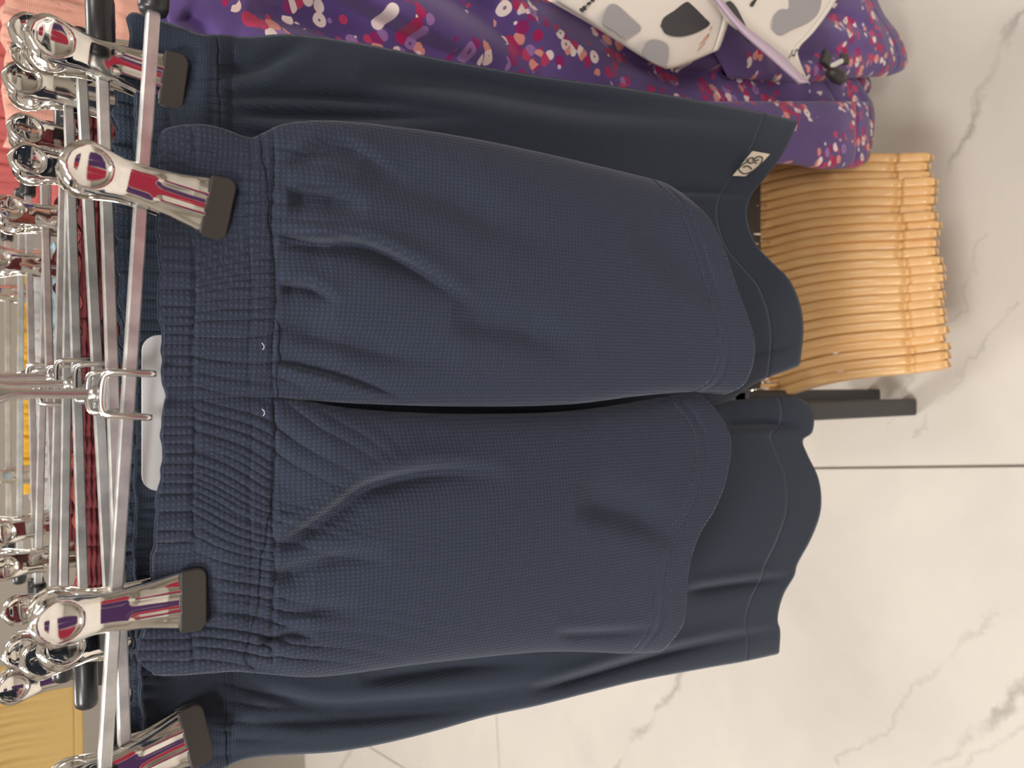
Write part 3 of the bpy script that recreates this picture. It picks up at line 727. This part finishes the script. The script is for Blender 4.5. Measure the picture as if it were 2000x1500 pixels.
def printed(name, pts, Y, mat):
    P = [onY(float(x), float(y), Y) for x, y in smoothpath(pts + [pts[0]], 5)[:-1]]
    bm = bmesh.new(); f = bm.faces.new([bm.verts.new(p) for p in P]); g = bmesh.ops.extrude_face_region(bm, geom=[f])
    for q in g['geom']:
        if isinstance(q, bmesh.types.BMVert): q.co.y += .001
    bmesh.ops.triangulate(bm, faces=bm.faces[:])
    me = bm_mesh(name, bm); o = link(name, me, mat, bg); o.matrix_parent_inverse = Matrix.Translation(-Vector(bg.location)); return o
Y1 = YW - .0135; Y2 = YW - .0235
printed('heart_print', [(1178, 30), (1190, 10), (1205, 10), (1230, 32), (1252, 55), (1235, 68), (1218, 74), (1200, 60), (1178, 46)], Y1, M['printgrey'])
printed('heart_print', [(1255, 98), (1266, 80), (1285, 78), (1304, 88), (1306, 110), (1298, 128), (1280, 124), (1262, 112)], Y1, M['printgrey'])
printed('dark_print', [(1292, 50), (1298, 34), (1318, 20), (1340, 4), (1352, 10), (1376, 34), (1386, 48), (1360, 64), (1330, 71), (1304, 66)], Y1, M['printblack'])
printed('heart_print', [(1508, 45), (1512, 30), (1524, 18), (1540, 16), (1542, -10), (1570, -20), (1602, -10), (1600, 22), (1580, 44), (1548, 58), (1526, 68), (1510, 56)], Y2, M['printgrey'])
printed('dark_print', [(1416, 6), (1426, 2), (1438, 14), (1452, 40), (1464, 64), (1480, 78), (1480, 84), (1464, 82), (1444, 62), (1432, 40), (1420, 24)], Y2, M['printblack'])
def letters(pts_list, Y, r, mat):
    V = []; n = 0
    for pts in pts_list:
        P = [Vector(onY(float(x), float(y), Y)) for x, y in (smoothpath(pts, 4) if len(pts) > 2 else pts)]
        o = link('lettering', tube_mesh('lettering', P, r, 5), mat, bg); o.matrix_parent_inverse = Matrix.Translation(-Vector(bg.location))
letters([[(1134, 20), (1140, 16), (1144, 12)], [(1136, 22), (1141, 19)], [(1133, 17), (1139, 22)], [(1138, 13), (1144, 18)], [(1147, 8), (1153, 6)], [(1150, 4), (1152, 9)], [(1155, 2), (1158, -2), (1160, 3)]], Y1, .0009, M['printblack'])
letters([[(1466, 12), (1468, 6), (1473, 2), (1472, 8), (1469, 12)], [(1472, 2), (1477, -2), (1475, 3)]], Y2, .0009, M['printblack'])
letters([[(1541, 114), (1545, 106), (1548, 98)], [(1547, 110), (1549, 106), (1551, 110), (1553, 105)], [(1553, 103), (1556, 96), (1558, 100)]], Y2, .0005, M['printblack'])
letters([[(1362, 98), (1370, 90), (1376, 84)], [(1366, 86), (1376, 78), (1384, 70)], [(1374, 76), (1384, 66)], [(1386, 60), (1390, 52)]], Y1, .0006, simple('tan_print', (200, 160, 130), .6))

# ------------------------------------------------------------------ low black rail with wooden hangers
LRY, LRZ = .612, CAM_Z - .838
lr = empty('low_rail', (0, LRY, 0), 'low black steel rail near the floor holding the wooden hangers', 'rail')
link('rail', box_mesh('rail', .385, .030, .030, .003, 2, (.1445, 0, LRZ)), M['blackmetal'], lr)
for (ly, px) in ((.552 - LRY, -.034), (.606 - LRY, -.020)):
    link('leg', box_mesh('leg', .024, .024, LRZ + .014, .003, 2, (px, ly, (LRZ + .014) / 2 + .001)), M['blackmetal'], lr)
link('leg', box_mesh('leg', .024, .024, LRZ + .014, .003, 2, (.325, .0, (LRZ + .014) / 2 + .001)), M['blackmetal'], lr)
link('cross_bar', box_mesh('cross_bar', .024, .075, .024, .003, 2, (-.030, -.028, LRZ)), M['blackmetal'], lr)
def wood_mesh():
    """contoured beech hanger: arms run toward and away from the aisle (local y), thickness along x"""
    L = .185; ys = np.linspace(-L, L, 141); ns = 14; V = []; F = []
    for y in ys:
        t = abs(y) / L
        zc = -.062 * t ** 1.25 + .004 * math.sin(t * math.pi)
        hh = np.interp(t, [0, .12, .5, .85, .97, 1.0], [.030, .024, .0195, .0185, .0165, .009])
        hw_ = np.interp(t, [0, .6, .96, 1.0], [.0062, .0062, .0060, .0042])
        notch = .0070 * math.exp(-((abs(y) - L * .815) / .0028) ** 2)
        xo = .0045 * math.sin(t * 4.6)
        for k in range(ns):
            a = 2 * math.pi * k / ns; cx = math.copysign(abs(math.cos(a)) ** .4, math.cos(a)); cz = math.copysign(abs(math.sin(a)) ** .4, math.sin(a))
            zz = zc + cz * hh / 2
            if cz > .2: zz -= notch
            V.append((xo + cx * hw_, y, zz))
    n = len(ys)
    for i in range(n - 1):
        for k in range(ns): F.append((i * ns + k, i * ns + (k + 1) % ns, (i + 1) * ns + (k + 1) % ns, (i + 1) * ns + k))
    F.append(tuple(range(ns))); F.append(tuple((n - 1) * ns + k for k in range(ns))[::-1])
    return mesh_from('body', V, F)
def whook_mesh():
    c = [(0, 0, .010), (0, 0, .030), (0, .004, .042), (0, .020, .052), (0, .0245, .068), (0, .016, .084), (0, 0, .090), (0, -.016, .084), (0, -.0235, .070)]
    return tube_mesh('hook', smoothpath(c, 4), .0016, 8)
wm = wood_mesh(); wm.materials.append(M['wood']); wh = whook_mesh(); wh.materials.append(M['chrome'])
stick = tube_mesh('size_sticker', [(0, 0, 0), (0, 0, .0006)], .006, 16); stick.materials.append(M['sticker'])
NW = 25
for i in range(NW):
    f = i / (NW - 1)
    x = -.010 + f * .302
    yaw = -(12 - 15 * f) + random.uniform(-.25, .25)          # the arms fan out a little
    e = empty('wooden_hanger', (x, LRY + random.uniform(-.004, .004) - .006 * (1 - f) + .016 * f, LRZ - .078 + random.uniform(-.0015, .0015)),
              None, 'hanger', 'wooden hangers on the low rail')
    side = 'post' if f < .5 else 'purple floral dress'
    num = ['nearest to', 'second from', 'third from', 'fourth from', 'fifth from', 'sixth from', 'seventh from', 'eighth from', 'ninth from', 'tenth from', 'eleventh from', 'twelfth from', 'thirteenth from']
    k = i if f < .5 else NW - 1 - i
    e['label'] = 'light wooden hanger on the low rail, ' + num[k] + (' its black leg' if f < .5 else ' the end under the purple dress')
    e.rotation_euler = (R(random.uniform(-1.2, 1.2)), R(random.uniform(-.3, .3)), R(-yaw))
    link('body', wm, None, e); link('hook', wh, None, e)
    if i in (1, 3):
        link('size_sticker', stick, None, e, Matrix.Translation((.003, -.075, -.008)) @ Matrix.Rotation(R(20), 4, 'X'))
